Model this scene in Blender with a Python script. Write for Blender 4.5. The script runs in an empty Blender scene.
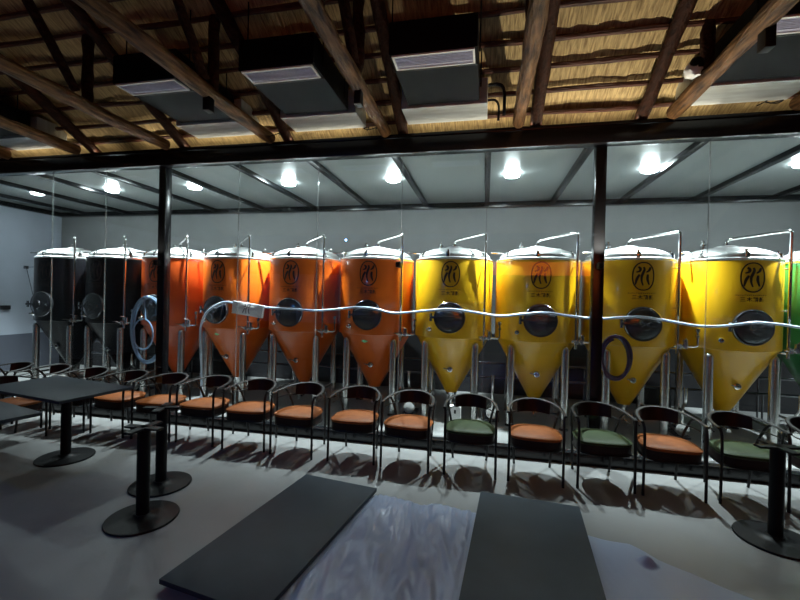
import bpy, bmesh, math, random
from math import sin, cos, pi, sqrt, radians, atan2, hypot
from mathutils import Vector, Matrix, noise
random.seed(7)
scn = bpy.context.scene
COL = scn.collection

# ------------------------------------------------------------ materials
def mat(name, color, rough=.5, metal=0., noise_amt=0., noise_scale=8., bump=0., bump_scale=30.,
        coat=0., stretch=(1, 1, 1), alpha=1., emis=None, emis_s=0., spec=.5, color2=None):
    m = bpy.data.materials.new(name); m.use_nodes = True
    nt = m.node_tree; b = nt.nodes['Principled BSDF']
    b.inputs['Base Color'].default_value = (*color, 1)
    b.inputs['Roughness'].default_value = rough
    b.inputs['Metallic'].default_value = metal
    b.inputs['Coat Weight'].default_value = coat
    b.inputs['Coat Roughness'].default_value = .08
    b.inputs['Specular IOR Level'].default_value = spec
    b.inputs['Alpha'].default_value = alpha
    if emis:
        b.inputs['Emission Color'].default_value = (*emis, 1)
        b.inputs['Emission Strength'].default_value = emis_s
    if noise_amt or bump:
        tc = nt.nodes.new('ShaderNodeTexCoord'); mp = nt.nodes.new('ShaderNodeMapping')
        mp.inputs['Scale'].default_value = stretch
        nt.links.new(tc.outputs['Object'], mp.inputs['Vector'])
    if noise_amt:
        n = nt.nodes.new('ShaderNodeTexNoise'); n.inputs['Scale'].default_value = noise_scale
        n.inputs['Detail'].default_value = 6
        r = nt.nodes.new('ShaderNodeValToRGB')
        c2 = color2 or tuple(min(1, c * (1 + noise_amt)) for c in color)
        c1 = tuple(c * (1 - noise_amt) for c in color)
        r.color_ramp.elements[0].position = .3; r.color_ramp.elements[1].position = .7
        r.color_ramp.elements[0].color = (*c1, 1); r.color_ramp.elements[1].color = (*c2, 1)
        nt.links.new(mp.outputs['Vector'], n.inputs['Vector'])
        nt.links.new(n.outputs['Fac'], r.inputs['Fac'])
        nt.links.new(r.outputs['Color'], b.inputs['Base Color'])
    if bump:
        n2 = nt.nodes.new('ShaderNodeTexNoise'); n2.inputs['Scale'].default_value = bump_scale
        n2.inputs['Detail'].default_value = 5
        bp = nt.nodes.new('ShaderNodeBump'); bp.inputs['Strength'].default_value = bump
        bp.inputs['Distance'].default_value = .02
        nt.links.new(mp.outputs['Vector'], n2.inputs['Vector'])
        nt.links.new(n2.outputs['Fac'], bp.inputs['Height'])
        nt.links.new(bp.outputs['Normal'], b.inputs['Normal'])
    return m

def glass_mat(name, tint=(.93, .97, .96), rough=.0):
    m = bpy.data.materials.new(name); m.use_nodes = True
    nt = m.node_tree; nt.nodes.clear()
    o = nt.nodes.new('ShaderNodeOutputMaterial'); mx = nt.nodes.new('ShaderNodeMixShader')
    t = nt.nodes.new('ShaderNodeBsdfTransparent'); g = nt.nodes.new('ShaderNodeBsdfGlossy')
    f = nt.nodes.new('ShaderNodeFresnel')
    gm = nt.nodes.new('ShaderNodeNewGeometry'); mr = nt.nodes.new('ShaderNodeMapRange')   # same reflectance on both faces of the thin pane
    mr.inputs['To Min'].default_value = 1.4; mr.inputs['To Max'].default_value = 1 / 1.4
    nt.links.new(gm.outputs['Backfacing'], mr.inputs['Value']); nt.links.new(mr.outputs[0], f.inputs['IOR'])
    t.inputs['Color'].default_value = (*tint, 1); g.inputs['Roughness'].default_value = rough
    nt.links.new(f.outputs[0], mx.inputs[0]); nt.links.new(t.outputs[0], mx.inputs[1])
    nt.links.new(g.outputs[0], mx.inputs[2]); nt.links.new(mx.outputs[0], o.inputs[0])
    return m

def film_mat(name):
    m = bpy.data.materials.new(name); m.use_nodes = True
    nt = m.node_tree; b = nt.nodes['Principled BSDF']
    b.inputs['Base Color'].default_value = (.42, .50, .68, 1); b.inputs['Roughness'].default_value = .30
    b.inputs['Specular IOR Level'].default_value = .5
    b.inputs['Alpha'].default_value = .72
    return m

M = {}
M['black_metal'] = mat('black powder coated metal', (.003, .003, .004), .45, spec=.2)
M['chair_metal'] = mat('black satin chair tube', (.006, .0055, .0055), .42, spec=.35)
M['beam_black'] = mat('black painted steel', (.008, .009, .011), .22)
M['steel'] = mat('brushed stainless steel', (.62, .62, .60), .26, 1., .12, 6, stretch=(1, 1, 14))
M['steel_pol'] = mat('polished stainless steel', (.75, .75, .74), .14, 1.)
M['steel_lid'] = mat('satin stainless lid', (.72, .73, .72), .35, .85)
M['steel_dark'] = mat('dull steel', (.17, .175, .19), .2, .9)
M['galv'] = mat('galvanised sheet', (.55, .60, .61), .45, .35, .18, 3, stretch=(1, 7, 1))
M['duct_black'] = mat('black duct insulation', (.005, .005, .006), .7, spec=.12)
M['grille'] = mat('pale filter grille', (.50, .49, .62), .6, 0, .1, 40)
M['white_trim'] = mat('white plastic', (.8, .8, .78), .45)
M['wall'] = mat('grey painted plaster', (.22, .23, .235), .8, 0, .05, 3, .08, 60)
M['wall_l'] = mat('blue grey painted plaster', (.42, .47, .55), .8, 0, .05, 3, .08, 60)
M['wall_dark'] = mat('dark hall wall', (.07, .065, .06), .8, 0, .1, 3)
M['ceil_panel'] = mat('satin ceiling panel', (.12, .13, .128), .36, 0, .04, 2, spec=.6)
M['orange_seat'] = mat('orange brown leatherette', (.29, .080, .012), .55, 0, .12, 25, .12, 120, spec=.25)
M['green_seat'] = mat('olive green leatherette', (.030, .050, .014), .55, 0, .12, 25, .12, 120, spec=.25)
M['seat_board'] = mat('dark chair back shell', (.014, .004, .004), .45, spec=.25)
M['tabletop'] = mat('dark slate laminate', (.026, .037, .050), .5, 0, .12, 5, spec=.28)
M['emblem'] = mat('dark brown print', (.02, .008, .006), .5)
M['faint'] = mat('faint brown print', (.045, .014, .006), .5)
M['wood'] = mat('peeled log', (.075, .030, .011), .55, 0, .75, 7, .9, 14, stretch=(5, .7, 5), spec=.25, color2=(.27, .135, .05))
M['wood_dark'] = mat('dark timber', (.034, .012, .006), .6, 0, .6, 7, .7, 14, stretch=(5, 1, 5), spec=.15)
M['purlin'] = mat('dark bark pole', (.075, .022, .010), .55, 0, .6, 8, .8, 16, stretch=(.7, 5, 5))
M['hose'] = mat('milky pale hose', (.50, .58, .70), .22, coat=.5)
M['hose_blue'] = mat('clear blue hose', (.16, .24, .36), .15, coat=.8)
M['hose_dark'] = mat('dark purple hose', (.035, .02, .055), .2, coat=.6)  # purple tint is a blue reflection in the glass, put into the colour
M['paper'] = mat('white paper bag', (.8, .8, .8), .6)
M['sticker'] = mat('pale green sticker', (.25, .75, .35), .5)
M['green_handle'] = mat('green valve handle', (.01, .45, .22), .35)
M['glass'] = glass_mat('clear partition glass')
M['film'] = film_mat('thin plastic film')
M['lamp'] = mat('lit lamp lens', (1, 1, 1), .5, emis=(.86, .96, 1.0), emis_s=160)
def paint(n, c): return mat(n, c, .30, 0, .03, 3, coat=.35)
M['t_black'] = mat('black tank enamel', (.002, .002, .003), .3, spec=.18)
M['t_red'] = paint('red orange tank enamel', (.55, .075, .008))
M['t_orange'] = paint('orange tank enamel', (.66, .125, .008))
M['t_yellow'] = paint('yellow tank enamel', (.74, .41, .008))
M['t_green'] = paint('green tank enamel', (.02, .20, .05))

# floor: pale polished concrete
def floor_mat():
    m = mat('pale polished concrete', (.225, .227, .225), .42, 0, .12, .9, .05, 20)
    nt = m.node_tree; b = nt.nodes['Principled BSDF']
    n = nt.nodes.new('ShaderNodeTexNoise'); n.inputs['Scale'].default_value = 2.3
    r = nt.nodes.new('ShaderNodeMapRange'); r.inputs['To Min'].default_value = .30; r.inputs['To Max'].default_value = .6
    tc = [x for x in nt.nodes if x.type == 'TEX_COORD'][0]
    nt.links.new(tc.outputs['Object'], n.inputs['Vector'])
    nt.links.new(n.outputs['Fac'], r.inputs['Value']); nt.links.new(r.outputs[0], b.inputs['Roughness'])
    return m
M['floor'] = floor_mat()
def thatch_mat():
    m = bpy.data.materials.new('straw thatch'); m.use_nodes = True
    nt = m.node_tree; b = nt.nodes['Principled BSDF']; b.inputs['Roughness'].default_value = .75
    tc = nt.nodes.new('ShaderNodeTexCoord'); mp = nt.nodes.new('ShaderNodeMapping')
    mp.inputs['Scale'].default_value = (40, 4, 4); mp.inputs['Rotation'].default_value = (0, 0, .12)
    n = nt.nodes.new('ShaderNodeTexNoise'); n.inputs['Scale'].default_value = 1.6; n.inputs['Detail'].default_value = 8
    n.inputs['Distortion'].default_value = .6
    r = nt.nodes.new('ShaderNodeValToRGB')
    r.color_ramp.elements[0].position = .32; r.color_ramp.elements[0].color = (.27, .18, .075, 1)
    r.color_ramp.elements[1].position = .62; r.color_ramp.elements[1].color = (.62, .46, .21, 1)
    bp = nt.nodes.new('ShaderNodeBump'); bp.inputs['Strength'].default_value = .8; bp.inputs['Distance'].default_value = .03
    nt.links.new(tc.outputs['Object'], mp.inputs[0]); nt.links.new(mp.outputs[0], n.inputs['Vector'])
    nt.links.new(n.outputs['Fac'], r.inputs[0]); nt.links.new(r.outputs[0], b.inputs['Base Color'])
    nt.links.new(n.outputs['Fac'], bp.inputs['Height']); nt.links.new(bp.outputs[0], b.inputs['Normal'])
    return m
M['thatch'] = thatch_mat()

# ------------------------------------------------------------ mesh builder
class MB:
    def __init__(s): s.v = []; s.f = []
    def add(s, vs, fs):
        o = len(s.v); s.v += [tuple(v) for v in vs]; s.f += [tuple(i + o for i in f) for f in fs]; return s
    def box(s, x0, x1, y0, y1, z0, z1, rot=None, bev=0):
        bm = bmesh.new(); bmesh.ops.create_cube(bm, size=1)
        for v in bm.verts:
            v.co = Vector(((x0 + x1) / 2 + v.co.x * (x1 - x0), (y0 + y1) / 2 + v.co.y * (y1 - y0), (z0 + z1) / 2 + v.co.z * (z1 - z0)))
        if bev: bmesh.ops.bevel(bm, geom=bm.edges[:], offset=bev, segments=2, affect='EDGES', profile=.6)
        if rot: bm.transform(rot)
        s.bm(bm); return s
    def bm(s, bm):
        bm.verts.index_update()
        s.add([v.co[:] for v in bm.verts], [[v.index for v in f.verts] for f in bm.faces]); bm.free(); return s
    def tube(s, pts, r, n=10, cap=True, closed=False, flat=None):
        pts = [Vector(p) for p in pts]; k = len(pts)
        rs = r if isinstance(r, (list, tuple)) else [r] * k
        rings = []; up = None
        for i, p in enumerate(pts):
            if closed: t = pts[(i + 1) % k] - pts[i - 1]
            else: t = pts[min(i + 1, k - 1)] - pts[max(i - 1, 0)]
            t.normalize()
            if up is None:
                up = Vector((0, 0, 1)) if abs(t.z) < .9 else Vector((0, 1, 0))
            a = (up - t * up.dot(t))
            if a.length < 1e-4: a = t.orthogonal()
            a.normalize(); b = t.cross(a); up = a
            fx, fy = flat if flat else (1, 1)
            rings.append([p + (a * sin(2 * pi * j / n) * fx + b * cos(2 * pi * j / n) * fy) * rs[i] for j in range(n)])
        vs = [v for rg in rings for v in rg]; fs = []
        m = k if closed else k - 1
        for i in range(m):
            for j in range(n):
                a0 = i * n + j; a1 = i * n + (j + 1) % n; b0 = ((i + 1) % k) * n + j; b1 = ((i + 1) % k) * n + (j + 1) % n
                fs.append((a0, b0, b1, a1))
        if cap and not closed:
            fs.append(tuple(range(n))[::1]); fs.append(tuple(range((k - 1) * n, k * n))[::-1])
        return s.add(vs, fs)
    def lathe(s, prof, n=48, c=(0, 0, 0), M4=None):
        vs = []; fs = []; k = len(prof)
        for (r, z) in prof:
            for j in range(n):
                a = 2 * pi * j / n; v = Vector((r * cos(a), r * sin(a), z))
                if M4: v = M4 @ v
                vs.append(v + Vector(c))
        for i in range(k - 1):
            for j in range(n):
                fs.append((i * n + j, i * n + (j + 1) % n, (i + 1) * n + (j + 1) % n, (i + 1) * n + j))
        if prof[0][0] > 1e-5: fs.append(tuple(range(n))[::-1])
        if prof[-1][0] > 1e-5: fs.append(tuple(range((k - 1) * n, k * n)))
        return s.add(vs, fs)
    def build(s, name, m, parent=None, smooth=True, angle=40, loc=None, fixn=True):
        me = bpy.data.meshes.new(name); me.from_pydata(s.v, [], s.f)
        bm = bmesh.new(); bm.from_mesh(me)
        bmesh.ops.remove_doubles(bm, verts=bm.verts[:], dist=1e-5)
        if fixn: bmesh.ops.recalc_face_normals(bm, faces=bm.faces[:])
        for f in bm.faces: f.smooth = smooth
        if smooth:
            for e in bm.edges:
                if len(e.link_faces) == 2 and e.calc_face_angle(0) > radians(angle): e.smooth = False
        bm.to_mesh(me); bm.free()
        me.materials.append(M[m]); o = bpy.data.objects.new(name, me); COL.objects.link(o)
        if parent: o.parent = parent
        if loc: o.location = loc
        return o
ROTX = Matrix.Rotation(radians(90), 4, 'X')     # lathe axis z -> -y
def tag(o, label=None, cat=None, group=None, kind=None):
    if label: o['label'] = label
    if cat: o['category'] = cat
    if group: o['group'] = group
    if kind: o['kind'] = kind
    return o
def thing(name, label, cat, loc=(0, 0, 0), rz=0, group=None):
    o = bpy.data.objects.new(name, None); COL.objects.link(o); o.location = loc; o.rotation_euler = (0, 0, rz)
    o.empty_display_size = .1
    return tag(o, label, cat, group)
def kids(o): return [c for c in bpy.data.objects if c.parent == o]
def dup(o, parent=None, skip=()):
    c = o.copy(); COL.objects.link(c); c.parent = parent
    for ch in kids(o):
        if ch.name.split('.')[0] in skip: continue
        dup(ch, c)
    return c
def struct(mb, name, m, **k): return tag(mb.build(name, m, **k), kind='structure')

# ------------------------------------------------------------ shell
YG = 4.3                  # glass partition line
XL, XR, YB, YF = -9.05, 6.0, 7.1, -4.0
struct(MB().box(XL - .1, XR + .1, YF - .1, YB + .1, -.1, 0), 'floor', 'floor', smooth=False)
struct(MB().box(XL - .1, XR + .1, YB, YB + .1, 0, 3.25), 'wall_back', 'wall', smooth=False)
struct(MB().box(XL - .1, XL, YF, YB, 0, 3.25), 'wall_left', 'wall_l', smooth=False)
struct(MB().box(XR, XR + .1, YF, YB, 0, 3.25), 'wall_right', 'wall', smooth=False)
struct(MB().box(XL - .1, XR + .1, YF - .1, YF, 0, 3.6), 'wall_front', 'wall_dark', smooth=False)
struct(MB().box(XL - .1, XR + .1, YG + .02, YB + .1, 3.25, 3.33), 'ceiling', 'ceil_panel', smooth=False)

# thatched roof : lumpy underside, ridge over y = 0
def roof_z(y): return 3.50 + .53 * (YG - y)
def thatch_grid(y0, y1, zf, ny):
    mb = MB(); nx = 220; vs = []; fs = []
    for i in range(nx + 1):
        x = XL - .1 + (XR - XL + .2) * i / nx
        for j in range(ny + 1):
            y = y0 + (y1 - y0) * j / ny
            d = .022 * noise.noise(Vector((x * 9, y * 2.0, 0))) + .03 * noise.noise(Vector((x * 1.3, y * 1.1, 3)))
            vs.append((x, y, zf(y) + d))
    w = ny + 1
    for i in range(nx):
        for j in range(ny): fs.append((i * w + j, i * w + j + 1, (i + 1) * w + j + 1, (i + 1) * w + j))
    return mb.add(vs, fs)
rf = thatch_grid(0, YG + .3, roof_z, 90).build('ceiling', 'thatch'); tag(rf, kind='structure')
sm = rf.modifiers.new('depth', 'SOLIDIFY'); sm.thickness = .12; sm.offset = 1
rf2 = thatch_grid(YF - .1, 0, lambda y: roof_z(0) + .53 * y, 30).build('ceiling', 'thatch'); tag(rf2, kind='structure')
sm = rf2.modifiers.new('depth', 'SOLIDIFY'); sm.thickness = .12; sm.offset = 1
for X in (XL - .1, XR):      # gables
    zs = [(YF, 3.2), (YG + .5, 3.2), (YG + .5, roof_z(YG + .5)), (0, roof_z(0)), (YF, roof_z(0) + .53 * YF)]
    n = len(zs); vs = [(X, y, z) for y, z in zs] + [(X + .1, y, z) for y, z in zs]
    fs = [tuple(range(n)), tuple(range(n, 2 * n))] + [(i, (i + 1) % n, n + (i + 1) % n, n + i) for i in range(n)]
    struct(MB().add(vs, fs), 'wall_left_gable' if X < 0 else 'wall_right_gable', 'wall_dark', smooth=False)

# purlins
i = 0; py = 4.47
while py > 1.0:
    pts = []; rr = []
    for k in range(61):
        x = XL + (XR - XL) * k / 60
        pts.append((x, py + .03 * noise.noise(Vector((x * .5, i * 7.1, 0))), roof_z(py) - .045 + .012 * noise.noise(Vector((x * 1.2, i * 3.3, 5)))))
        rr.append(.024 + .007 * noise.noise(Vector((x * 1.5, i * 5.0, 9))))
    ordn = ['lowest', 'second', 'third', 'fourth', 'fifth', 'sixth', 'seventh', 'eighth', 'ninth', 'tenth', 'eleventh', 'twelfth', 'thirteenth', 'fourteenth', 'fifteenth', 'sixteenth', 'seventeenth'][i]
    o = MB().tube(pts, rr, 8).build('roof_pole', 'purlin')
    tag(o, f'thin dark roof pole under the thatch, {ordn} up from the glass wall', 'roof pole', 'thin poles carrying the thatch')
    py -= .215; i += 1

# logs : tie beams perpendicular to the glass
def log_mesh(name, a, b, r, m, seed, parent=None, n=14, seg=26):
    a = Vector(a); b = Vector(b); pts = []; rr = []
    for k in range(seg + 1):
        t = k / seg; p = a.lerp(b, t)
        p.x += .018 * noise.noise(Vector((t * 3, seed, 0))); p.z += .014 * noise.noise(Vector((t * 3, seed, 4)))
        pts.append(p); rr.append(r * (1 + .13 * noise.noise(Vector((t * 7, seed, 8)))))
    mb = MB().tube(pts, rr, n)
    mb.v = [tuple(Vector(v) + Vector((0, 0, 0)) + .010 * noise.noise_vector(Vector(v) * 9)) for v in mb.v]
    return mb.build(name, m, parent)
LOGX = [(-7.55, 'beyond the left picture edge'), (-6.25, 'left of the far left silver duct'), (-5.12, 'right of the far left silver duct'),
        (-3.80, 'left of the second duct from left'), (-2.43, 'between second and third ducts from left'),
        (-1.08, 'just left of the central duct'), (.28, 'right of the central duct'),
        (1.66, 'left of the upper right duct'), (2.62, 'right of the upper right duct')]
for k, (x, w) in enumerate(LOGX):
    o = log_mesh('tie_beam', (x, 4.19, 3.37), (x - .0, .3, 3.39), .062, 'wood', k * 11.3)
    tag(o, 'round timber tie beam ' + w, 'timber beam', 'round timber tie beams')
    xr = x + (.17 if x < 1 else -.24)
    if k == 1: xr = x - .17
    if k == 8: xr = x + .3
    o = log_mesh('rafter', (xr, 4.5, roof_z(4.5) - .13), (xr, .9, roof_z(.9) - .13), .058, 'wood_dark', k * 5.7 + 2)
    tag(o, 'dark sloping rafter above the tie beam ' + w, 'timber beam', 'sloping rafter logs')
    ys = 3.2 if k != 7 else 3.62
    o = log_mesh('strut', (x, ys, 3.40), (x, ys, roof_z(ys) - .03), .047, 'wood_dark', k * 3.1 + 1, seg=10)
    tag(o, 'upright strut on tie beam ' + w, 'timber strut', 'upright roof struts')
    if k == 7: continue
    o = log_mesh('brace', (x, ys - .11, 3.46), (x + .02, ys - .95, roof_z(ys - .95) - .06), .04, 'wood_dark', k * 2.1 + 5, seg=10)
    tag(o, 'diagonal brace on tie beam ' + w, 'timber brace', 'diagonal roof braces')

# ------------------------------------------------------------ glass partition frame
struct(MB().box(XL, XR, 4.20, 4.32, 3.13, 3.29, bev=.006), 'trim_1', 'beam_black')
struct(MB().box(XL, XR, 4.23, 4.29, 3.31, 3.345, bev=.006), 'trim_2', 'beam_black')
struct(MB().box(XL, XR, 4.25, 4.35, 0, .11, bev=.006), 'trim_3', 'beam_black')
for k, x in enumerate((-8.95, -3.90, 1.07)):
    struct(MB().box(x - .05, x + .05, 4.25, 4.35, .10, 3.14, bev=.004), f'trim_{4 + k}', 'beam_black')
seams = [XL, -7.9, -6.75, -5.63, -4.78, -3.9, -2.88, -1.88, -.91, -.01, 1.07, 2.02, 3.0, 4.0, 5.0, XR]
for k in range(len(seams) - 1):
    o = struct(MB().box(seams[k] + .003, seams[k + 1] - .003, 4.294, 4.306, .11, 3.13), f'window_{k + 1}', 'glass', smooth=False)
M['seal'] = mat('clear silicone joint', (.55, .60, .60), .25, alpha=.3)
for k, x in enumerate(seams[1:-1]):
    if x in (-3.9, 1.07): continue
    struct(MB().box(x - .0028, x + .0028, 4.292, 4.308, .11, 3.13), f'trim_{20 + k}', 'seal', smooth=False)

# rear room ceiling beams
for k in range(14):
    x = -9.6 + 1.04 * k + .23
    if x < XL + .1 or x > XR: continue
    struct(MB().box(x - .035, x + .035, 4.32, YB, 3.19, 3.25, bev=.004), f'trim_{40 + k}', 'beam_black')
struct(MB().box(XL, XR, YB - .1, YB, 3.16, 3.25, bev=.004), 'trim_60', 'beam_black')
struct(MB().box(XL, XL + .1, 4.35, YB - .1, 3.16, 3.25, bev=.004), 'trim_61', 'beam_black')
M['dado_l'] = mat('blue grey dado', (.09, .10, .13), .7)  # darker bluish band along the foot of the left wall
M['dado'] = mat('dark grey dado', (.006, .006, .008), .6, 0, .1, 4)  # near-black band puts the shade behind the tanks into the wall colour
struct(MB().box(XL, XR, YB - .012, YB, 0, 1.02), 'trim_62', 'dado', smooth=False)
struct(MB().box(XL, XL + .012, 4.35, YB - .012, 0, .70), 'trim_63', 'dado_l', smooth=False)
# ------------------------------------------------------------ ceiling lamps
LX = [-7.46, -5.95, -4.42, -2.85, -1.28, .30, 1.92, 3.50, 5.0]
lamp_words = ['nearest the left wall', 'above the black tanks', 'just right of the left post', 'over the second orange tank', 'over the gap left of the first yellow tank', 'over the gap between the first two yellow tanks', 'just right of the right post', 'above the green tank', 'beyond the green tank']
proto = None
for k, x in enumerate(LX):
    if proto is None:
        t = thing('ceiling_lamp', '', 'lamp', (x, 5.45, 3.25), group='round ceiling lamps')
        MB().lathe([(.0, 0), (.06, 0), (.06, -.022), (.0, -.022)], 24).build('lamp_holder', 'white_trim', t)
        b = MB().lathe([(.0, -.058), (.05, -.055), (.085, -.044), (.095, -.034), (.09, -.024), (.0, -.022)], 20).build('bulb', 'lamp', t)
        proto = t
    else:
        t = dup(proto); t.location = (x, 5.45, 3.25)
    sl = bpy.data.lights.new('lamp_beam', 'SPOT'); sl.energy = 1050; sl.spot_size = radians(87); sl.spot_blend = 1.0; sl.shadow_soft_size = .025; sl.color = (.88, .96, 1.0)
    so = bpy.data.objects.new('lamp_beam', sl); COL.objects.link(so); so.location = (x, 5.45, 3.165)
    t['label'] = 'lit round ceiling lamp ' + lamp_words[k]

# ------------------------------------------------------------ tanks
R = .53
def on_shell(u, v, r=R + .003): return (u, -sqrt(max(0, r * r - u * u)), v)
def bez(pts, k=5):
    # Catmull-Rom
    P = [Vector(p) for p in pts]; out = []
    for i in range(len(P) - 1):
        p0 = P[max(i - 1, 0)]; p1 = P[i]; p2 = P[i + 1]; p3 = P[min(i + 2, len(P) - 1)]
        for j in range(k):
            t = j / k
            out.append(.5 * ((2 * p1) + (-p0 + p2) * t + (2 * p0 - 5 * p1 + 4 * p2 - p3) * t * t + (-p0 + 3 * p1 - 3 * p2 + p3) * t ** 3))
    out.append(P[-1]); return out
def stroke(mb, pts, w, closed=False, z0=0.):
    P = bez([(x, y, 0) for x, y in pts]) if not closed else [Vector((x, y, 0)) for x, y in pts]
    k = len(P); vs = []
    for i, p in enumerate(P):
        t = (P[(i + 1) % k] - P[i - 1]) if closed else (P[min(i + 1, k - 1)] - P[max(i - 1, 0)])
        t.normalize(); n = Vector((-t.y, t.x, 0))
        ww = w if closed else w * (.55 + .45 * sin(pi * min(1, (i + 1) / k * 1.1)))
        for rr_ in (R + .0015, R + .004):
            a = p + n * ww; b = p - n * ww
            vs += [on_shell(a.x, a.y + z0, rr_), on_shell(b.x, b.y + z0, rr_)]
    fs = []
    for i in range(k if closed else k - 1):
        a = i * 4; b = ((i + 1) % k) * 4
        fs += [(a + 2, a + 3, b + 3, b + 2), (a, b, b + 1, a + 1), (a, a + 2, b + 2, b), (a + 1, b + 1, b + 3, a + 3)]
    if not closed: fs += [(0, 1, 3, 2), (k * 4 - 4, k * 4 - 2, k * 4 - 1, k * 4 - 3)]
    mb.add(vs, fs)
def text_on_shell(txt, size, z0, name, m, parent):
    cu = bpy.data.curves.new('lettering', 'FONT'); cu.body = txt; cu.size = size; cu.align_x = 'CENTER'; cu.align_y = 'CENTER'
    cu.space_character = 1.15; cu.offset = size * .02
    ob = bpy.data.objects.new('lettering', cu); COL.objects.link(ob)
    dg = bpy.context.evaluated_depsgraph_get(); me = bpy.data.meshes.new_from_object(ob.evaluated_get(dg))
    bpy.data.objects.remove(ob); bpy.data.curves.remove(cu)
    for v in me.vertices: v.co = on_shell(v.co.x, v.co.y + z0, R + .003)
    me.materials.clear(); me.materials.append(M[m])
    o = bpy.data.objects.new(name, me); COL.objects.link(o); o.parent = parent
    return o
def cone_r(z): return .075 + (z - .30) * (.513 - .075) / (1.10 - .30)

def make_tank():
    t = thing('fermentation_tank', '', 'tank', (0, 0, 0), group='row of conical fermentation tanks')
    MB().lathe([(.505, 1.085), (R - .004, 1.09), (R, 1.10), (R, 2.095), (R - .004, 2.105), (.50, 2.11)], 72).build('shell', 't_yellow', t)
    MB().lathe([(.06, .30), (.075, .30), (.30, .711), (.513, 1.098), (.46, 1.10)], 72).build('cone', 't_yellow', t)
    MB().lathe([(R - .03, 2.105), (R - .006, 2.105), (R + .002, 2.115), (R + .002, 2.13), (.505, 2.145), (.47, 2.15), (.42, 2.15)], 72).build('rim', 'steel_lid', t)
    lid = MB().lathe([(.42, 2.15), (.480, 2.15), (.490, 2.158), (.490, 2.178), (.475, 2.198), (.42, 2.232), (.32, 2.270), (.20, 2.293), (.13, 2.30), (.115, 2.30), (.115, 2.315), (.10, 2.322), (0, 2.325)], 72).build('lid', 'steel_lid', t)
    for a in (35, 145, 215, 265, 325):
        mb = MB().box(.452, .512, -.022, .022, 2.135, 2.205, bev=.005)
        mb.box(.462, .482, -.012, .012, 2.20, 2.235, bev=.004)
        mb.build('clamp', 'steel_pol', lid).rotation_euler = (0, 0, radians(a))
    mb = MB().tube(bez([(-.42, -.16, 2.19), (-.47, -.2, 2.215), (-.60, -.25, 2.215)], 4), .011, 8)
    mb.build('lid_handle', 'steel_pol', lid)
    mb = MB().tube(bez([(.27, .2, 2.25), (.27, .2, 2.31), (.33, .14, 2.31), (.33, .14, 2.23)], 4), .009, 8)
    mb.build('lifting_eye', 'steel_pol', lid)
    MB().lathe([(.0, 2.27), (.028, 2.27), (.028, 2.33), (.038, 2.335), (.038, 2.36), (.02, 2.37), (.02, 2.40), (0, 2.402)], 20, c=(-.2, .12, 0)).build('relief_valve', 'steel_pol', lid)
    # vent pipe
    vp = MB().tube([(0, 0, 2.31)] + bez([(0, 0, 2.37), (.012, -.01, 2.395), (.05, -.05, 2.41)], 4) + bez([(.39, -.36, 2.445), (.42, -.395, 2.44), (.43, -.40, 2.41)], 4) + [(.43, -.40, 1.02)], .0165, 12).build('vent_pipe', 'steel_pol', t)
    MB().lathe([(0, 2.32), (.036, 2.32), (.036, 2.345), (.024, 2.35), (.024, 2.37), (0, 2.372)], 20).build('pipe_union', 'steel_pol', vp)
    for z in (1.07, 1.55, 2.02):
        MB().tube([(.43, -.40, z), (.36, -.33, z)], .008, 8).build('pipe_bracket', 'steel', vp)
    # manifold at the pipe's foot
    mf = MB().tube([(.38, -.43, 1.11), (.59, -.43, 1.11)] + bez([(.61, -.43, 1.115), (.625, -.43, 1.13), (.625, -.43, 1.15)], 3) + [(.625, -.43, 1.26)], .013, 8)
    mf.lathe([(0, 1.22), (.024, 1.22), (.024, 1.245), (.014, 1.25), (.014, 1.28), (.026, 1.285), (.026, 1.32), (0, 1.33)], 12, c=(.625, -.43, 0))
    mf.lathe([(0, 1.08), (.03, 1.08), (.035, 1.11), (.03, 1.14), (0, 1.14)], 12, c=(.43, -.43, 0))
    mf.lathe([(0, 1.085), (.026, 1.085), (.030, 1.11), (.026, 1.19), (0, 1.19)], 12, c=(.50, -.43, 0))
    mfo = mf.build('manifold', 'steel_pol', t)
    MB().tube([(.50, -.43, 1.18), (.50, -.45, 1.20), (.47, -.50, 1.21)], [.008, .008, .006], 8).build('valve_handle', 'steel_pol', mfo)
    MB().tube([(.43, -.45, 1.11), (.41, -.51, 1.13), (.36, -.53, 1.13)], [.008, .007, .006], 8).build('valve_handle', 'steel_pol', mfo)
    # legs
    for sx, sy in ((-1, -1), (1, -1), (-1, 1), (1, 1)):
        x, y = sx * .325, sy * .36
        mb = MB().lathe([(0, .03), (.047, .03), (.047, .99), (.043, 1.015), (.03, 1.035), (0, 1.045)], 20, c=(x, y, 0))
        lg = mb.build('leg', 'steel', t)
        MB().lathe([(0, 0), (.055, 0), (.055, .012), (.022, .02), (.022, .04), (0, .04)], 20, c=(x, y, 0)).build('foot', 'steel_dark', lg)
    for sx in (-1, 1):
        MB().tube([(sx * .325, -.36, .22), (sx * .325, .36, .22)], .018, 8).build('cross_bar', 'steel', t)
    # manhole
    zc = 1.36
    ring = [(.174, -.02), (.215, -.02), (.200, .03), (.205, .038), (.174, .03)]
    mh = MB().lathe([(.0, .0), (.200, 0), (.200, .035), (.193, .043), (.18, .043), (.174, .034), (.0, .034)], 40, M4=ROTX, c=(0, -R, zc)).build('manhole', 'steel_dark', t)
    MB().lathe([(.172, .033), (.172, .05), (.155, .057), (.10, .07), (.0, .076)], 40, M4=ROTX, c=(0, -R, zc)).build('manhole_door', 'steel_dark', mh)
    hw = MB(); cy = -R - .105
    hw.tube([(0, -R - .065, zc), (0, cy - .012, zc)], .013, 10)
    for a in range(3):
        th = a * pi / 3 + .5; hw.tube([(-.06 * cos(th), cy, zc - .06 * sin(th)), (.06 * cos(th), cy, zc + .06 * sin(th))], .006, 6)
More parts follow.
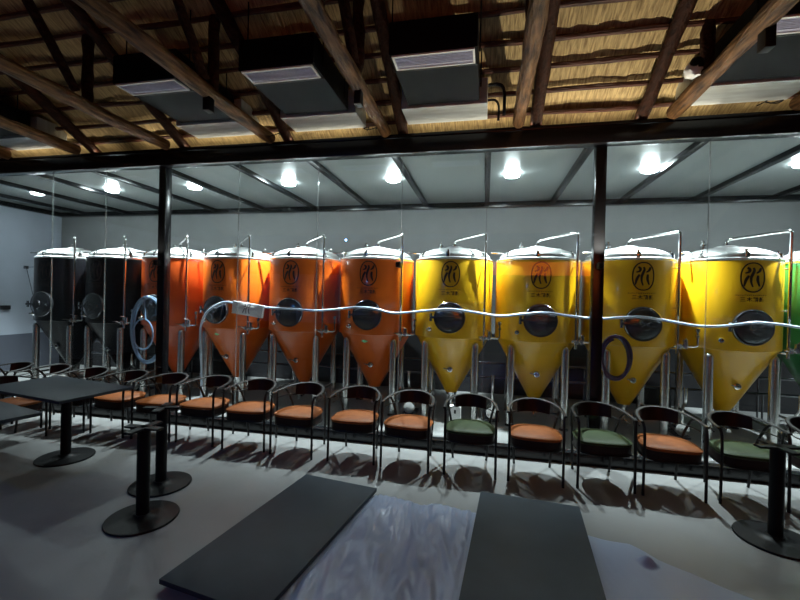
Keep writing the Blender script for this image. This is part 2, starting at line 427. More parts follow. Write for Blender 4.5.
    hw.tube([(.062 * cos(a * pi / 10), cy, zc + .062 * sin(a * pi / 10)) for a in range(20)], .008, 8, closed=True)
    hw.build('handwheel', 'steel_dark', mh)
    MB().box(-.225, .15, -R - .088, -R - .066, zc - .016, zc + .016, bev=.004).build('door_bar', 'steel_dark', mh)
    MB().lathe([(0, -.05), (.018, -.05), (.018, .05), (0, .05)], 12, c=(-.235, -R - .045, zc)).build('hinge', 'steel_pol', mh)
    # thermometer pocket, sample tap, cone outlet
    a = radians(-119); px_, py_ = R * cos(a), R * sin(a)
    rm = Matrix.Rotation(radians(-29), 4, 'Z') @ ROTX
    MB().lathe([(0, -.02), (.030, -.02), (.030, .02), (.024, .028), (.012, .03), (.012, .06), (0, .062)], 20, M4=rm, c=(px_, py_, 1.20)).build('sample_port', 'steel_pol', t)
    zz = .66; yy = -cone_r(zz)
    ov = MB().lathe([(0, -.03), (.032, -.03), (.032, .012), (.036, .016), (.036, .034), (.022, .04), (.022, .07), (0, .072)], 20, M4=ROTX, c=(0, yy, zz)).build('cone_outlet', 'steel_pol', t)
    MB().tube([(0, yy - .06, zz), (-.05, yy - .075, zz + .012), (-.085, yy - .078, zz + .02)], [.01, .008, .006], 8).build('valve_handle', 'steel_dark', ov)
    dv = MB().lathe([(0, .14), (.03, .14), (.03, .18), (.05, .185), (.05, .205), (.035, .21), (.035, .26), (.075, .27), (.078, .305), (0, .31)], 24)
    dv.tube(bez([(0, 0, .15), (0, -.01, .115), (0, -.05, .10), (0, -.16, .10)], 4), .024, 10)
    dv.build('drain_valve', 'steel_pol', t)
    # emblem
    s = .00106; em = MB()
    ring = []
    for k in range(64):
        a = 2 * pi * k / 64; e = .88
        cx = abs(cos(a)) ** e * (1 if cos(a) >= 0 else -1) * .112; cz = abs(sin(a)) ** e * (1 if sin(a) >= 0 else -1) * .160
        ring.append((cx, cz))
    stroke(em, ring, .0072, True, 1.912)
    for pts, w in (([(0, 110), (6, 140), (-8, 180), (-19, 212), (-19, 262), (-4, 312)], 10.5),
                   ([(-55, 108), (-34, 128), (-40, 155), (-72, 166)], 10), ([(66, 112), (56, 145), (26, 168)], 9.5),
                   ([(-40, 192), (-66, 242), (-80, 304)], 10.5), ([(42, 190), (40, 245), (58, 305)], 10.5)):
        stroke(em, [((x + 2) * s, (212 - y) * s) for x, y in pts], 1.3 * w * s, False, 1.912)
    em.build('emblem', 'emblem', t, smooth=False)
    ln = MB()                               # faint illegible small print under the emblem
    x = -.15; rnd = random.Random(3)
    while x < .15:
        w = rnd.uniform(.008, .014); h = rnd.uniform(.010, .016)
        stroke(ln, [(x, -h / 2), (x + .001, h / 2)], .0032, False, 1.715)
        stroke(ln, [(x, rnd.choice((-1, 1)) * h / 2), (x + w * .6, rnd.choice((-1, 0, 1)) * h / 2)], .0026, False, 1.715)
        x += w + .009
    ln.build('small_print', 'faint', t, smooth=False)
    text_on_shell('三木精酿', .056, 1.665, 'lettering', 'emblem', t)
    return t
tank0 = make_tank()
TY = 5.7
tanks = [(-6, 't_black', 'gloss black conical tank next to the left wall'), (-5, 't_black', 'gloss black conical tank beside the red-orange one'),
         (-4, 't_red', 'red-orange conical tank behind the left glass post with a hose coil before it'),
         (-3, 't_orange', 'orange conical tank behind the white paper bag on the hose, green sticker on cone'),
         (-2, 't_orange', 'orange conical tank without a sticker, between the two stickered orange tanks'),
         (-1, 't_orange', 'orange conical tank with green sticker, beside the first yellow tank'),
         (0, 't_yellow', 'leftmost yellow conical tank, beside the last orange tank'),
         (1, 't_yellow', 'second yellow conical tank from the left, just left of the right-hand post'),
         (2, 't_yellow', 'third yellow conical tank, just right of the right-hand post'),
         (3, 't_yellow', 'rightmost yellow conical tank, next to the green tank'),
         (4, 't_green', 'green conical tank cut by the right edge')]
def recolour(t, m):
    for ch in kids(t):
        if ch.name.split('.')[0] in ('shell', 'cone'):
            ch.material_slots[0].link = 'OBJECT'; ch.material_slots[0].material = M[m]
for k, (n, m, lb) in enumerate(tanks):
    t = tank0 if n == 0 else dup(tank0)
    t.location = (-.44 + 1.107 * n + {-6: .12, -5: .06, -4: .01}.get(n, 0), TY, 0); t['label'] = lb; recolour(t, m)
    t.rotation_euler = (0, 0, radians([3, -2, 2, -3, 1, 2, 0, -1, 1, 0, 0][k]))
    if n in (-3, -1):
        zz = 1.00; r_ = cone_r(zz) + .004; sx = -.05
        vs = [(sx - .05, 0, zz), (sx, 0, zz + .022), (sx + .05, 0, zz), (sx, 0, zz - .022)]
        vs = [(x, -sqrt(cone_r(z) ** 2 - x * x) * 1.0 - .004, z) for x, y, z in vs]
        o = MB().add(vs + [(x, y + .003, z) for x, y, z in vs], [(0, 1, 2, 3), (7, 6, 5, 4), (0, 4, 5, 1), (1, 5, 6, 2), (2, 6, 7, 3), (3, 7, 4, 0)]).build('sticker', 'sticker', t, smooth=False)
    if n == 4:
        o = MB().lathe([(0, 0), (.05, 0), (.055, .012), (.03, .02), (0, .02)], 20, c=(-.38, -.40, 1.05)).build('green_cap', 'green_handle', t); o['label'] = 'bright green round cap'

# stainless pipes behind the tanks, wall brackets
for z, w, yp in ((.42, 'lower', 6.32), (.62, 'upper', 6.42)):
    mb = MB().tube([(-7.6, yp, z), (5.3, yp, z)], .02, 10)
    for x in [-7.4 + 1.107 * k for k in range(12)]: mb.tube([(x, yp, .0), (x, yp, z)], .012, 8)
    tag(mb.build('service_pipe', 'steel_dark'), f'{w} of two long steel pipes running low behind the tanks', 'pipe', 'service pipes')
# pump sets between the tanks
def pump(x, y, lb):
    t = thing('pump', lb, 'pump', (x, y, 0), group='small pumps between tank legs')
    MB().box(-.09, .09, -.16, .16, 0, .03, bev=.004).build('base_plate', 'steel_dark', t)
    MB().lathe([(0, -.12), (.06, -.12), (.065, -.1), (.065, .08), (.05, .1), (0, .1)], 20, M4=ROTX, c=(0, .02, .11)).build('motor', 'steel', t)
    MB().lathe([(0, -.03), (.075, -.03), (.08, 0), (.075, .03), (0, .03)], 20, M4=ROTX, c=(0, -.12, .11)).build('pump_head', 'steel_pol', t)
    MB().tube(bez([(0, -.13, .18), (0, -.13, .34), (0, -.16, .40), (0, -.2, .46), (0, -.2, .62)], 4), .018, 10).build('riser_pipe', 'steel_pol', t)
pump(-.98, 5.55, 'steel pump with riser between the last orange and first yellow tank')
pump(.12, 5.6, 'steel pump with riser between the first two yellow tanks')
pump(2.33, 5.55, 'steel pump with riser between the last two yellow tanks')
pump(3.44, 5.5, 'steel pump with riser between the yellow and green tanks')
pump(-5.40, 5.55, 'steel pump with riser between black and red-orange tanks')
t = thing('canister', 'white plastic canister with a dark mark on the floor behind the glass', 'canister', (-.33, 5.02, 0))
MB().box(-.07, .07, -.05, .05, 0, .29, bev=.02).build('body', 'white_trim', t)
MB().lathe([(0, .29), (.025, .29), (.028, .32), (0, .325)], 16).build('cap', 'black_metal', t)
MB().box(-.012, .012, -.0515, -.0495, .20, .245).build('mark', 'black_metal', t)

# ------------------------------------------------------------ hose along the manholes
H = [(-3.93, .0), (-3.94, .5), (-3.93, .97), (-3.92, 1.14), (-3.84, 1.32), (-3.7, 1.43), (-3.54, 1.48), (-3.28, 1.45), (-2.89, 1.42), (-2.45, 1.41), (-2.19, 1.40), (-1.88, 1.43), (-1.64, 1.46), (-1.4, 1.45), (-1.13, 1.40),
     (-.74, 1.44), (-.43, 1.47), (-.12, 1.44), (.18, 1.405), (.47, 1.44), (.7, 1.46), (.98, 1.43), (1.25, 1.41), (1.5, 1.43), (1.73, 1.445), (1.93, 1.42), (2.24, 1.37), (2.43, 1.365), (2.62, 1.385), (2.83, 1.42), (3.05, 1.41), (3.4, 1.375), (3.95, 1.44), (4.5, 1.38), (5.2, 1.36)]
tag(MB().tube(bez([(x, 5.028 + (.05 if z < .9 else 0) + .012 * sin(x * 5), z) for x, z in H], 6), .0155, 12).build('transfer_hose', 'hose'),
    'long pale milky hose draped along the manholes in front of the tanks', 'hose')
# paper bag wrapped round the hose
t = thing('paper_bag', 'white paper bag with black seal mark hanging on the hose before an orange tank', 'bag', (-3.16, 4.975, 1.40))
t.rotation_euler = (0, radians(7), 0)
mb = MB(); nx, nz = 14, 8; vs = []; fs = []
for s_ in (0, 1):
    for i in range(nx + 1):
        for j in range(nz + 1):
            u = i / nx; v = j / nz; x = -.23 + .46 * u; z = .075 - .17 * v
            bulge = .028 * sin(pi * u) * sin(pi * v) + .012 * noise.noise(Vector((u * 6, v * 5, s_ * 3)))
            vs.append((x, (-1 if s_ == 0 else 1) * (.022 + bulge), z))
w = nz + 1
for s_ in (0, 1):
    o_ = s_ * (nx + 1) * w
    for i in range(nx):
        for j in range(nz): fs.append((o_ + i * w + j, o_ + i * w + j + 1, o_ + (i + 1) * w + j + 1, o_ + (i + 1) * w + j))
N_ = (nx + 1) * w
for j in range(nz): fs += [(j, j + 1, N_ + j + 1, N_ + j), (nx * w + j, nx * w + j + 1, N_ + nx * w + j + 1, N_ + nx * w + j)]
for i in range(nx): fs += [(i * w, (i + 1) * w, N_ + (i + 1) * w, N_ + i * w), (i * w + nz, (i + 1) * w + nz, N_ + (i + 1) * w + nz, N_ + i * w + nz)]
MB().add(vs, fs).build('bag_body', 'paper', t)
mb = MB()
for pts in ([(0, 110), (6, 140), (-8, 180), (-19, 212), (-19, 262), (-4, 312)], [(-55, 108), (-34, 128), (-40, 155), (-72, 166)], [(66, 112), (56, 145), (26, 168)], [(-40, 192), (-66, 242), (-80, 304)], [(42, 190), (40, 245), (58, 305)]):
    P = bez([(x * .0007 + .02, -.062, (205 - y) * .0006) for x, y in pts], 3)
    mb.tube(P, .0055, 6)
mb.build('seal_mark', 'emblem', t)

def coil(name, cx, cy, cz, rx, rz, loops, m, r, lb, inner=None):
    pts = []
    for k in range(loops * 28):
        a = 2 * pi * k / 28; q = k / (loops * 28)
        s_ = 1 + .05 * sin(q * 17) + .04 * sin(a * .9)
        pts.append((cx + rx * s_ * sin(a) + .01 * sin(q * 9), cy - .03 * q + .03 * noise.noise(Vector((q * 8, 2, 0))), cz + rz * s_ * cos(a)))
    if inner:
        for k in range(1, 34):
            a = 2 * pi * k / 28
            pts.append((inner[0] + inner[2] * sin(a), cy - .05, inner[1] + inner[3] * cos(a)))
    return tag(MB().tube(pts, r, 8).build(name, m), lb, 'hose')
coil('hose_coil', -4.80, 5.02, 1.06, .27, .47, 4, 'hose_blue', .0125, 'coiled clear blue hose hanging before the red-orange tank by the left post', (-4.84, .98, .17, .22))
coil('hose_coil', 1.47, 5.06, .97, .15, .24, 2, 'hose_dark', .02, 'small dark purple hose coil hanging just right of the right-hand post')

# little valve lever on the left wall
t = thing('wall_bracket', 'small dark bracket and stay on the left wall beside the black tanks', 'bracket', (XL, 6.4, 2.03))
MB().box(0, .05, -.03, .03, -.03, .03, bev=.004).build('plate', 'steel_dark', t)
MB().tube([(.04, 0, 0), (1.35, -.45, 0)], .007, 8).build('rod', 'steel_dark', t)
MB().tube([(.04, 0, -.02), (.35, -.1, -.55)], .006, 8).build('stay', 'steel_dark', t)
o = MB().box(XL, XL + .05, 5.98, 6.13, 1.19, 1.27, bev=.005).build('switch_box', 'black_metal'); tag(o, 'small black switch box on the left wall at the frame edge', 'switch')

# ------------------------------------------------------------ duct units
def duct(xc, w_, lb, y0=2.98):
    t = thing('duct_unit', lb, 'air conditioner', (xc, 0, 3.43), group='black ceiling duct units')
    h = .33 * .75
    MB().box(-w_ / 2, w_ / 2, y0, 3.80, 0, h, bev=.006).build('casing', 'duct_black', t)
    MB().box(-w_ / 2, w_ / 2, 3.20, 3.215, -.006, .001).build('seam_strip', 'black_metal', t)
    g = MB(); gx = w_ / 2 - .02
    for a, b, c, d in ((-gx, gx, y0 + .012, y0 + .028), (-gx, gx, 3.165, 3.18), (-gx, -gx + .015, y0 + .028, 3.165), (gx - .015, gx, y0 + .028, 3.165)):
        g.box(a, b, c, d, -.012, .002)
    gr = g.build('grille_frame', 'white_trim', t, smooth=False); gr['label'] = 'white frame of the intake grille'
    gg = MB().box(-gx + .015, gx - .015, y0 + .028, 3.165, -.004, .002)
    for k in range(7): gg.box(-gx + .015, gx - .015, y0 + .036 + k * .0185, y0 + .042 + k * .0185, -.009, -.004)
    gg.build('grille', 'grille', gr, smooth=False)
    pl = MB().box(-w_ / 2 - .075, w_ / 2 + .075, 3.815, 4.17, -.02, h - .03, bev=.006).build('plenum', 'galv', t); pl['label'] = 'bare galvanised sheet plenum'
    for sx in (-1, 1):
        for y in (y0 + .15, 3.65): MB().tube([(sx * (w_ / 2 + .015), y, .05), (sx * (w_ / 2 + .015), y, roof_z(y) - 3.45)], .006, 6).build('hanger_rod', 'black_metal', t)
    return t
duct(-.43, .66, 'central black duct unit with pale grille and silver plenum, left of the pipes')
duct(-1.70, .66, 'black duct unit second left of centre, pale grille, above an orange tank')
duct(-2.95, .64, 'black duct unit third left of centre, over the left-hand post')
duct(-5.66, .66, 'black duct unit at far left with only its silver plenum clear')
duct(2.10, .72, 'black duct unit at upper right cut by the picture corner')
# refrigerant pipes beside the central unit
mb = MB()
mb.tube(bez([(-.08, 3.9, 3.60), (.05, 3.9, 3.62), (.12, 3.92, 3.58), (.13, 3.95, 3.42), (.13, 3.99, 3.36)], 5), .016, 8)
mb.tube(bez([(-.04, 4.0, 3.52), (.04, 4.0, 3.52), (.08, 4.02, 3.47), (.08, 4.05, 3.34)], 5), .012, 8)
tag(mb.build('refrigerant_pipes', 'black_metal'), 'black lagged pipes bending down beside the central duct unit', 'pipe')
for x, lb in ((-2.32, 'left loop of thin black cable over the frame'), (-1.19, 'middle loop of thin black cable over the frame'), (2.42, 'loop of thin black cable by the right duct unit')):
    mb = MB().tube(bez([(x, 4.185, 3.395), (x + .05, 4.10, 3.38), (x - .03, 4.05, 3.335), (x - .10, 4.07, 3.36), (x - .06, 4.12, 3.39), (x - .10, 4.185, 3.38)], 5), .005, 6)
    tag(mb.build('cable', 'black_metal'), lb, 'cable')
t = thing('spot_fixture', 'small black spot fixture with white wrap on the right-hand strut', 'lamp', (1.64, 3.58, 3.46))
MB().lathe([(0, 0), (.045, 0), (.05, .06), (.035, .08), (0, .08)], 16, M4=ROTX, c=(-.09, 0, 0)).build('lamp_head', 'black_metal', t)
mb = MB().lathe([(0, -.05), (.04, -.05), (.058, -.03), (.06, 0), (.05, .03), (0, .04)], 16, c=(-.1, -.02, -.03))
mb.v = [tuple(Vector(v) + .02 * noise.noise_vector(Vector(v) * 30)) for v in mb.v]
mb.build('plastic_wrap', 'white_trim', t)
for x, y, w in ((-1.08, 3.25, 'middle'), (1.68, 2.95, 'right'), (-2.43, 3.15, 'left')):
    o = MB().box(x - .03, x + .03, y - .04, y + .04, 3.20, 3.345, bev=.006).build('steel_bracket', 'black_metal')
    tag(o, f'small black steel bracket under the {w} timber tie beam', 'bracket')

# ------------------------------------------------------------ chairs
def make_chair():
    t = thing('armchair', '', 'chair', (0, 0, 0))
    # seat : rounded-front trapezoid cushion, front at y=-.2
    n = 40; prof = [(.90, .42), (.985, .424), (1.0, .430), (1.0, .438), (.985, .447), (.90, .458), (.6, .466), (.0, .47)]
    def outline(a):
        c, s_ = cos(a), sin(a); e = .55 if s_ < 0 else .8
        x = abs(c) ** e * (1 if c >= 0 else -1) * (.222 - .02 * s_); y = abs(s_) ** e * (1 if s_ >= 0 else -1) * .21
        return x, y
    vs = []; fs = []
    for q, z in prof:
        for j in range(n):
            x, y = outline(2 * pi * j / n); vs.append((x * q, y * q, z))
    for i in range(len(prof) - 1):
        for j in range(n): fs.append((i * n + j, i * n + (j + 1) % n, (i + 1) * n + (j + 1) % n, (i + 1) * n + j))
    fs.append(tuple(range(n))[::-1])
    st = MB().add(vs, fs).build('seat', 'orange_seat', t)
    MB().tube([(outline(2 * pi * j / n)[0] * 1.0, outline(2 * pi * j / n)[1] * 1.0, .447) for j in range(n)], .0045, 6, closed=True).build('piping', 'orange_seat', st)
    ap = []; af = []
    for q, z in ((.96, .422), (.985, .422), (.975, .345), (.96, .345)):
        for j in range(n):
            x, y = outline(2 * pi * j / n); ap.append((x * q, y * q, z))
    for i in range(4):
        for j in range(n): af.append((i * n + j, i * n + (j + 1) % n, ((i + 1) % 4) * n + (j + 1) % n, ((i + 1) % 4) * n + j))
    MB().add(ap, af).build('apron', 'seat_board', t)  # seat's own leather side, painted dark for its shade from backlight
    fr = []
    for j in range(n):
        x, y = outline(2 * pi * j / n); fr.append((x * .97, y * .97, .342))
    MB().tube(fr, .011, 6, closed=True).build('seat_frame', 'chair_metal', t)
    for sx in (-1, 1):
        MB().tube(bez([(sx * .228, -.185, 0), (sx * .226, -.185, .40), (sx * .226, -.18, .60), (sx * .232, -.15, .668)], 4), .0115, 8).build('leg', 'chair_metal', t)
        MB().tube(bez([(sx * .165, .235, 0), (sx * .185, .20, .38), (sx * .215, .13, .60), (sx * .236, .06, .682)], 4), .0115, 8).build('leg', 'chair_metal', t)
    # arm rail : U sweeping back and up
    def rail(z_f, z_b, back, wid, a0=0):
        P = []
        for k in range(41):
            a = pi * k / 40; x = -cos(a) * wid; y = -.16 + sin(a) ** .72 * back
            P.append((x * (1 if True else 0), y, z_f + (z_b - z_f) * sin(a)))
        return P
    MB().tube(rail(.668, .715, .42, .238), .013, 8, flat=(.75, 1.25)).build('arm_rail', 'chair_metal', t)
    lo = [p for p in rail(.60, .595, .40, .232)]
    MB().tube(lo[2:-2], .006, 6).build('lower_rail', 'chair_metal', t)
    # backrest shell
    vs = []; fs = []; m = 22; rl = rail(.668, .715, .42, .238); rb = rail(.60, .595, .40, .232)
    idx = list(range(11, 30))
    for thick in (0, -.014):
        for i in idx:
            a = Vector(rl[i]); b = Vector(rb[i]); d = Vector((-a.x, -.2 - a.y, 0)).normalized() * (-thick)
            for j in range(6):
                q = j / 5; p = a.lerp(b + Vector((0, 0, -.01 + .0)), q) + d; p += d.normalized() * 0 if d.length else Vector()
                vs.append(p)
    w_ = 6; K = len(idx); N2 = K * 6
    for s_ in (0, 1):
        for i in range(K - 1):
            for j in range(5): q = s_ * N2 + i * 6 + j; fs.append((q, q + 1, q + 7, q + 6))
    for i in range(K - 1):
        fs += [(i * 6, (i + 1) * 6, N2 + (i + 1) * 6, N2 + i * 6), (i * 6 + 5, (i + 1) * 6 + 5, N2 + (i + 1) * 6 + 5, N2 + i * 6 + 5)]
    for j in range(5):
        fs += [(j, j + 1, N2 + j + 1, N2 + j), ((K - 1) * 6 + j, (K - 1) * 6 + j + 1, N2 + (K - 1) * 6 + j + 1, N2 + (K - 1) * 6 + j)]
    MB().add(vs, fs).build('backrest', 'seat_board', t)
    return t
chair0 = make_chair()
def chair_colour(t, m):
    for ch in kids(t):
        if ch.name.split('.')[0] == 'seat':
            ch.material_slots[0].link = 'OBJECT'; ch.material_slots[0].material = M[m]
            for g in kids(ch): g.material_slots[0].link = 'OBJECT'; g.material_slots[0].material = M[m]
GR = 'armchairs lined up along the glass partition'
CH = [(2.72, 3.90, 2, 'green_seat', 'green-seated armchair cut by the right edge, behind the right table base', GR),
      (2.13, 3.90, -3, 'green_seat', 'green-seated armchair below the last yellow tank, left of the bare table base', GR),
      (1.56, 3.90, -2, 'orange_seat', 'orange-seated armchair standing alone between two green ones', GR),
      (1.03, 3.91, 3, 'green_seat', 'dark green-seated armchair in front of the right-hand glass post', GR),
      (.47, 3.88, -2, 'orange_seat', 'orange-seated armchair left of the right-hand post, beyond the right slab', GR),
      (-.11, 3.88, 2, 'green_seat', 'olive green-seated armchair with the white canister behind it', GR),
      (-.69, 3.87, -4, 'orange_seat', 'orange-seated armchair immediately left of the leftmost green one', GR),
      (-1.24, 3.89, 3, 'orange_seat', 'orange-seated armchair straight beyond the left slab', GR),
      (-1.84, 3.88, -3, 'orange_seat', 'orange-seated armchair below the unstickered orange tank, far edge of slab on its right', GR),
      (-2.40, 3.90, 4, 'orange_seat', 'orange-seated armchair below the orange tank with the paper bag, fifth left of the green seats', GR),
      (-2.96, 3.91, -2, 'orange_seat', 'orange-seated armchair just right of the left-hand glass post, second from it', GR),
      (-3.50, 3.89, 3, 'orange_seat', 'orange-seated armchair directly right of the left-hand glass post', GR),
      (-4.05, 3.89, -3, 'orange_seat', 'orange-seated armchair directly left of the left-hand glass post', GR),
      (-4.62, 3.90, 2, 'orange_seat', 'dark armchair beyond the right end of the standing table', GR),
      (-5.20, 3.91, -2, 'orange_seat', 'dark armchair in the glass row below the second black tank', GR),
      (-5.78, 3.89, 3, 'orange_seat', 'dark armchair in the glass row at the left edge', GR),
      (-4.86, 3.32, 82, 'orange_seat', 'dark armchair facing the left end of the standing table', 'armchairs by the tables'),
      (-5.55, 3.36, -84, 'orange_seat', 'dark armchair turned away from the tables at the left edge', 'armchairs by the tables')]
for k, (x, y, rz, m, lb, g) in enumerate(CH):
    t = chair0 if k == 0 else dup(chair0)
    t.location = (x, y, 0); t.rotation_euler = (0, 0, radians(rz)); t['label'] = lb; t['group'] = g; t.scale = (1, 1, .90)
    chair_colour(t, m)

# ------------------------------------------------------------ table bases and tables
def base_parts(t, h):
    MB().lathe([(0, 0), (.228, 0), (.232, .006), (.228, .014), (.12, .020), (.065, .026), (.05, .04), (0, .04)], 56).build('base_disc', 'black_metal', t)
    MB().lathe([(.0, .03), (.042, .03), (.042, h - .02), (0, h - .02)], 28).build('column', 'black_metal', t)
    p = MB().box(-.14, .14, -.03, .03, h - .022, h - .006, bev=.004); p.box(-.03, .03, -.14, .14, h - .022, h - .006, bev=.004)
    p.build('mounting_plate', 'black_metal', t)
for x, y, rz, lb in ((-2.33, 2.42, 0, 'black pedestal table base without a top, nearest the camera on the left'),
                     (-2.60, 2.88, 20, 'black pedestal table base without a top, just behind the nearest left one'),
                     (1.98, 3.24, 10, 'black pedestal table base without a top at the right edge')):
    t = thing('table_base', lb, 'table base', (x, y, 0), radians(rz), 'bare pedestal bases'); base_parts(t, .655)
t = thing('pedestal_table', 'standing pedestal table with dark top, at left nearer the glass', 'table', (-3.88, 3.12, 0), radians(-9))
base_parts(t, .64); MB().box(-.72, .46, -.32, .32, .635, .662, bev=.004).build('tabletop', 'tabletop', t)
t = thing('pedestal_table', 'standing pedestal table with dark top, cut by the left edge in front', 'table', (-4.05, 2.28, 0), radians(-13))
base_parts(t, .64); MB().box(-.70, .70, -.35, .35, .635, .662, bev=.004).build('tabletop', 'tabletop', t)

# ------------------------------------------------------------ slabs and plastic on the floor
def slab(x, y, a, w_, l_, z, lb, tilt=(0, 0)):
    mb = MB().box(0, w_, -l_, 0, 0, .028, bev=.003)
    o = mb.build('loose_tabletop', 'tabletop'); o.location = (x, y, z); o.rotation_euler = (tilt[0], tilt[1], radians(a))
    return tag(o, lb, 'tabletop', 'dark tabletops lying on the floor')
slab(-1.48, 3.26, -8.3, .665, 1.41, .026, 'dark slate tabletop lying flat on plastic, the left of two')
slab(.0, 3.33, -4.5, .735, 1.41, .026, 'dark slate tabletop lying flat on plastic, the right of two')

def sheet(name, poly, z, amp, seed, lb, fold=None, n=90, mname='film'):
    # poly = 4 corners ; wavy crumpled film
    A, B, C_, D = [Vector((p[0], p[1], 0)) for p in poly]; vs = []; fs = []
    for i in range(n + 1):
        for j in range(n + 1):
            u, v = i / n, j / n
            p = A.lerp(B, u).lerp(D.lerp(C_, u), v)
            e = .035 * noise.noise(Vector((p.x * 5, p.y * 5, seed)))
            edge = min(u, 1 - u, v, 1 - v)
            p.x += e * (1 - min(1, edge * 8)); p.y += e * (1 - min(1, edge * 8))
            rid = 0
            for q, sc in ((1., 3.2), (.5, 7.5), (.22, 17)):
                nn = noise.noise(Vector((p.x * sc * 1.6 + seed, p.y * sc * .55 + .6 * p.x * sc, seed)))
                rid += q * (1 - abs(nn) * 2.2)
            zz = z + max(0, amp * rid * .55)
            if name == 'plastic_sheet' and (p.x < -.78 + (p.y - 3.17) * .153 or p.x > -.04 + (p.y - 3.33) * .078): zz = min(zz, .02)
            if fold:
                fx, fy, fr = fold; d = hypot(p.x - fx, p.y - fy)
                if d < fr: zz += .05 * cos(d / fr * pi / 2) ** 2
            vs.append((p.x, p.y, zz))
    w_ = n + 1
    for i in range(n):
        for j in range(n): fs.append((i * w_ + j, i * w_ + j + 1, (i + 1) * w_ + j + 1, (i + 1) * w_ + j))
    o = MB().add(vs, fs).build(name, mname, angle=75)
    sm_ = o.modifiers.new('thin', 'SOLIDIFY'); sm_.thickness = .0012
    return tag(o, lb, 'plastic sheet', 'protective plastic film on the floor')
sheet('plastic_sheet', [(-.84, 3.10), (-.02, 3.04), (.0, 1.5), (-1.25, 1.45)], .003, .042, 3.1, 'crumpled pale plastic film between the two loose tabletops')
sheet('plastic_sheet', [(.62, 2.97), (.96, 2.92), (1.62, 2.42), (.62, 1.75)], .003, .004, 8.4, 'smooth pale plastic film with a lifted fold, right of the right tabletop', (1.01, 2.74, .07))

# ------------------------------------------------------------ behind the camera: glowing panes and box, added for reflections and blue light
M['day'] = mat('daylit window pane', (.3, .4, .6), .3, emis=(.20, .38, 1.0), emis_s=.12)
M['redsign'] = mat('lit orange sign', (.5, .1, .02), .4, emis=(1., .16, .03), emis_s=5)  # glow added behind the viewer for an orange reflection in the glass
for k, (x0, x1) in enumerate(((-8.4, -6.8), (-6.2, -4.6))):
    struct(MB().box(x0, x1, YF + .001, YF + .03, .7, 2.3), f'window_{30 + k}', 'day', smooth=False)  # unseen glowing panes, added for reflections and a bluish foreground
    f = MB()
    for a, b, c, d in ((x0 - .06, x1 + .06, .64, .70), (x0 - .06, x1 + .06, 2.3, 2.36), (x0 - .06, x0, .7, 2.3), (x1, x1 + .06, .7, 2.3), ((x0 + x1) / 2 - .02, (x0 + x1) / 2 + .02, .7, 2.3)):
        f.box(a, b, YF + .0, YF + .06, c, d)
    struct(f, f'trim_{70 + k}', 'beam_black', smooth=False)
o = MB().box(.2, 3.3, YF, YF + .08, 2.35, 2.75, bev=.01).build('light_box', 'redsign'); tag(o, 'plain glowing orange light box high on the wall behind the viewer', 'sign')

# ------------------------------------------------------------ lights
def area(name, loc, size, energy, color, rot=(0, 0, 0)):
    l = bpy.data.lights.new(name, 'AREA'); l.shape = 'RECTANGLE'; l.size, l.size_y = size; l.energy = energy; l.color = color
    o = bpy.data.objects.new(name, l); COL.objects.link(o); o.location = loc; o.rotation_euler = rot; return o
# added blue spot left of the viewer, tints the foreground floor
dl = bpy.data.lights.new('daylight_doorway', 'SPOT'); dl.energy = 60; dl.spot_size = radians(110); dl.spot_blend = 1; dl.color = (.12, .34, 1.0); dl.shadow_soft_size = .015
do = bpy.data.objects.new('daylight_doorway', dl); COL.objects.link(do); do.location = (-3.4, -.9, 3.0)
do.rotation_euler = (Vector((-1.8, 1.6, 0)) - do.location).to_track_quat('-Z', 'Y').to_euler()
# added blue spot over the viewer; its lit floor reflects in the glass
bl = bpy.data.lights.new('blue_flood', 'SPOT'); bl.energy = 420; bl.spot_size = radians(64); bl.spot_blend = .9; bl.color = (.06, .20, 1.0); bl.shadow_soft_size = .015
bo = bpy.data.objects.new('blue_flood', bl); COL.objects.link(bo); bo.location = (.6, -.7, 3.2)
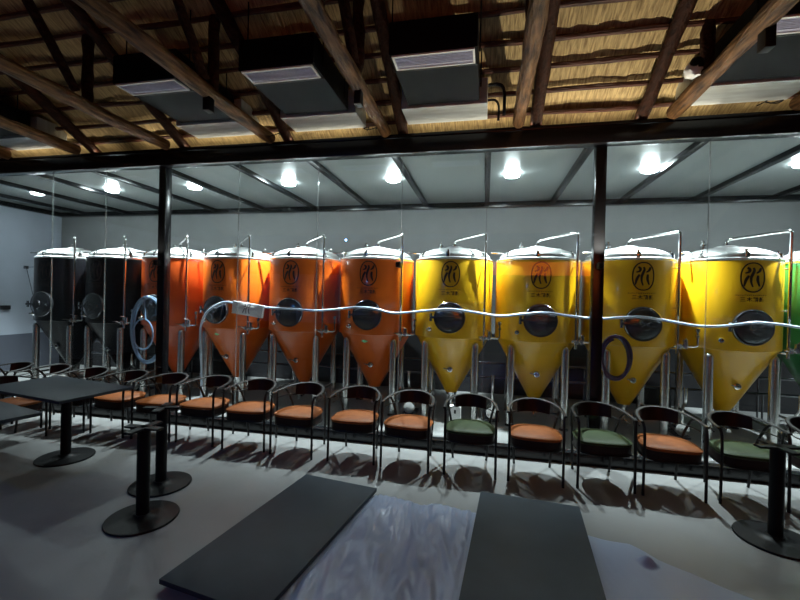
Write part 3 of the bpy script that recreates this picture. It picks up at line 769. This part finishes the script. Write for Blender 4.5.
# warm fill lamps added on the frame in front of the glass, washing the thatch
def fill_uplight(x, e, lb, z=1.95):
    t = thing('uplight', lb, 'lamp', (x, 4.19, z), group='small uplights on the glass frame')
    MB().box(-.02, .02, .0, .104 if abs(x + .91) < .01 else .061, -.03, .03, bev=.004).build('clamp', 'black_metal', t)
    MB().lathe([(0, -.05), (.022, -.05), (.026, .0), (.022, .004), (0, .0)], 16, c=(0, -.025, .02)).build('lamp_head', 'black_metal', t)
    l = bpy.data.lights.new('uplight_beam', 'SPOT'); l.energy = e; l.spot_size = radians(125); l.spot_blend = .8; l.shadow_soft_size = .012; l.color = (1.0, .90, .70)
    o = bpy.data.objects.new('uplight_beam', l); COL.objects.link(o); o.location = (x, 4.16, z + .04)
    o.rotation_euler = (radians(180 + 14), 0, 0)
M_ = [(-6.2, 3.5), (-2.8, 3.8), (.6, 3.6), (3.6, 1.6)]
for x, e in M_:
    area('frame_strip', (x, 4.24, 3.36), (2.9, .02), e, (1.0, .88, .66), (radians(172), 0, 0))  # strips added over the frame to light the thatch at the eave
fill_uplight(1.07, 105, 'small black uplight clamped on the right-hand glass post')
fill_uplight(-.91, 20, 'small black uplight on the glass seam left of the first yellow tank')
fill_uplight(-3.90, 9, 'small black uplight clamped on the left-hand glass post')

w = bpy.data.worlds.new('World'); scn.world = w; w.use_nodes = True
w.node_tree.nodes['Background'].inputs[0].default_value = (.10, .13, .2, 1); w.node_tree.nodes['Background'].inputs[1].default_value = .1

# ------------------------------------------------------------ camera
cam = bpy.data.cameras.new('Camera'); co = bpy.data.objects.new('Camera', cam); COL.objects.link(co); scn.camera = co
f, yaw, pitch, roll = 405, radians(11.9), radians(-.35), radians(1.35)
cam.sensor_width = 36; cam.lens = f * 36 / 800; cam.clip_start = .05
F = Vector((-sin(yaw) * cos(pitch), cos(yaw) * cos(pitch), sin(pitch))); Rv = Vector((cos(yaw), sin(yaw), 0)); U = Rv.cross(F)
r_ = Rv * cos(roll) + U * sin(roll); u_ = U * cos(roll) - Rv * sin(roll)
co.matrix_world = Matrix(((r_.x, u_.x, -F.x, 0), (r_.y, u_.y, -F.y, 0), (r_.z, u_.z, -F.z, 1.6), (0, 0, 0, 1)))
scn.view_settings.view_transform = 'Standard'; scn.view_settings.look = 'None'; scn.view_settings.gamma = 1
scn.view_settings.exposure = 0; scn.view_settings.use_curve_mapping = False
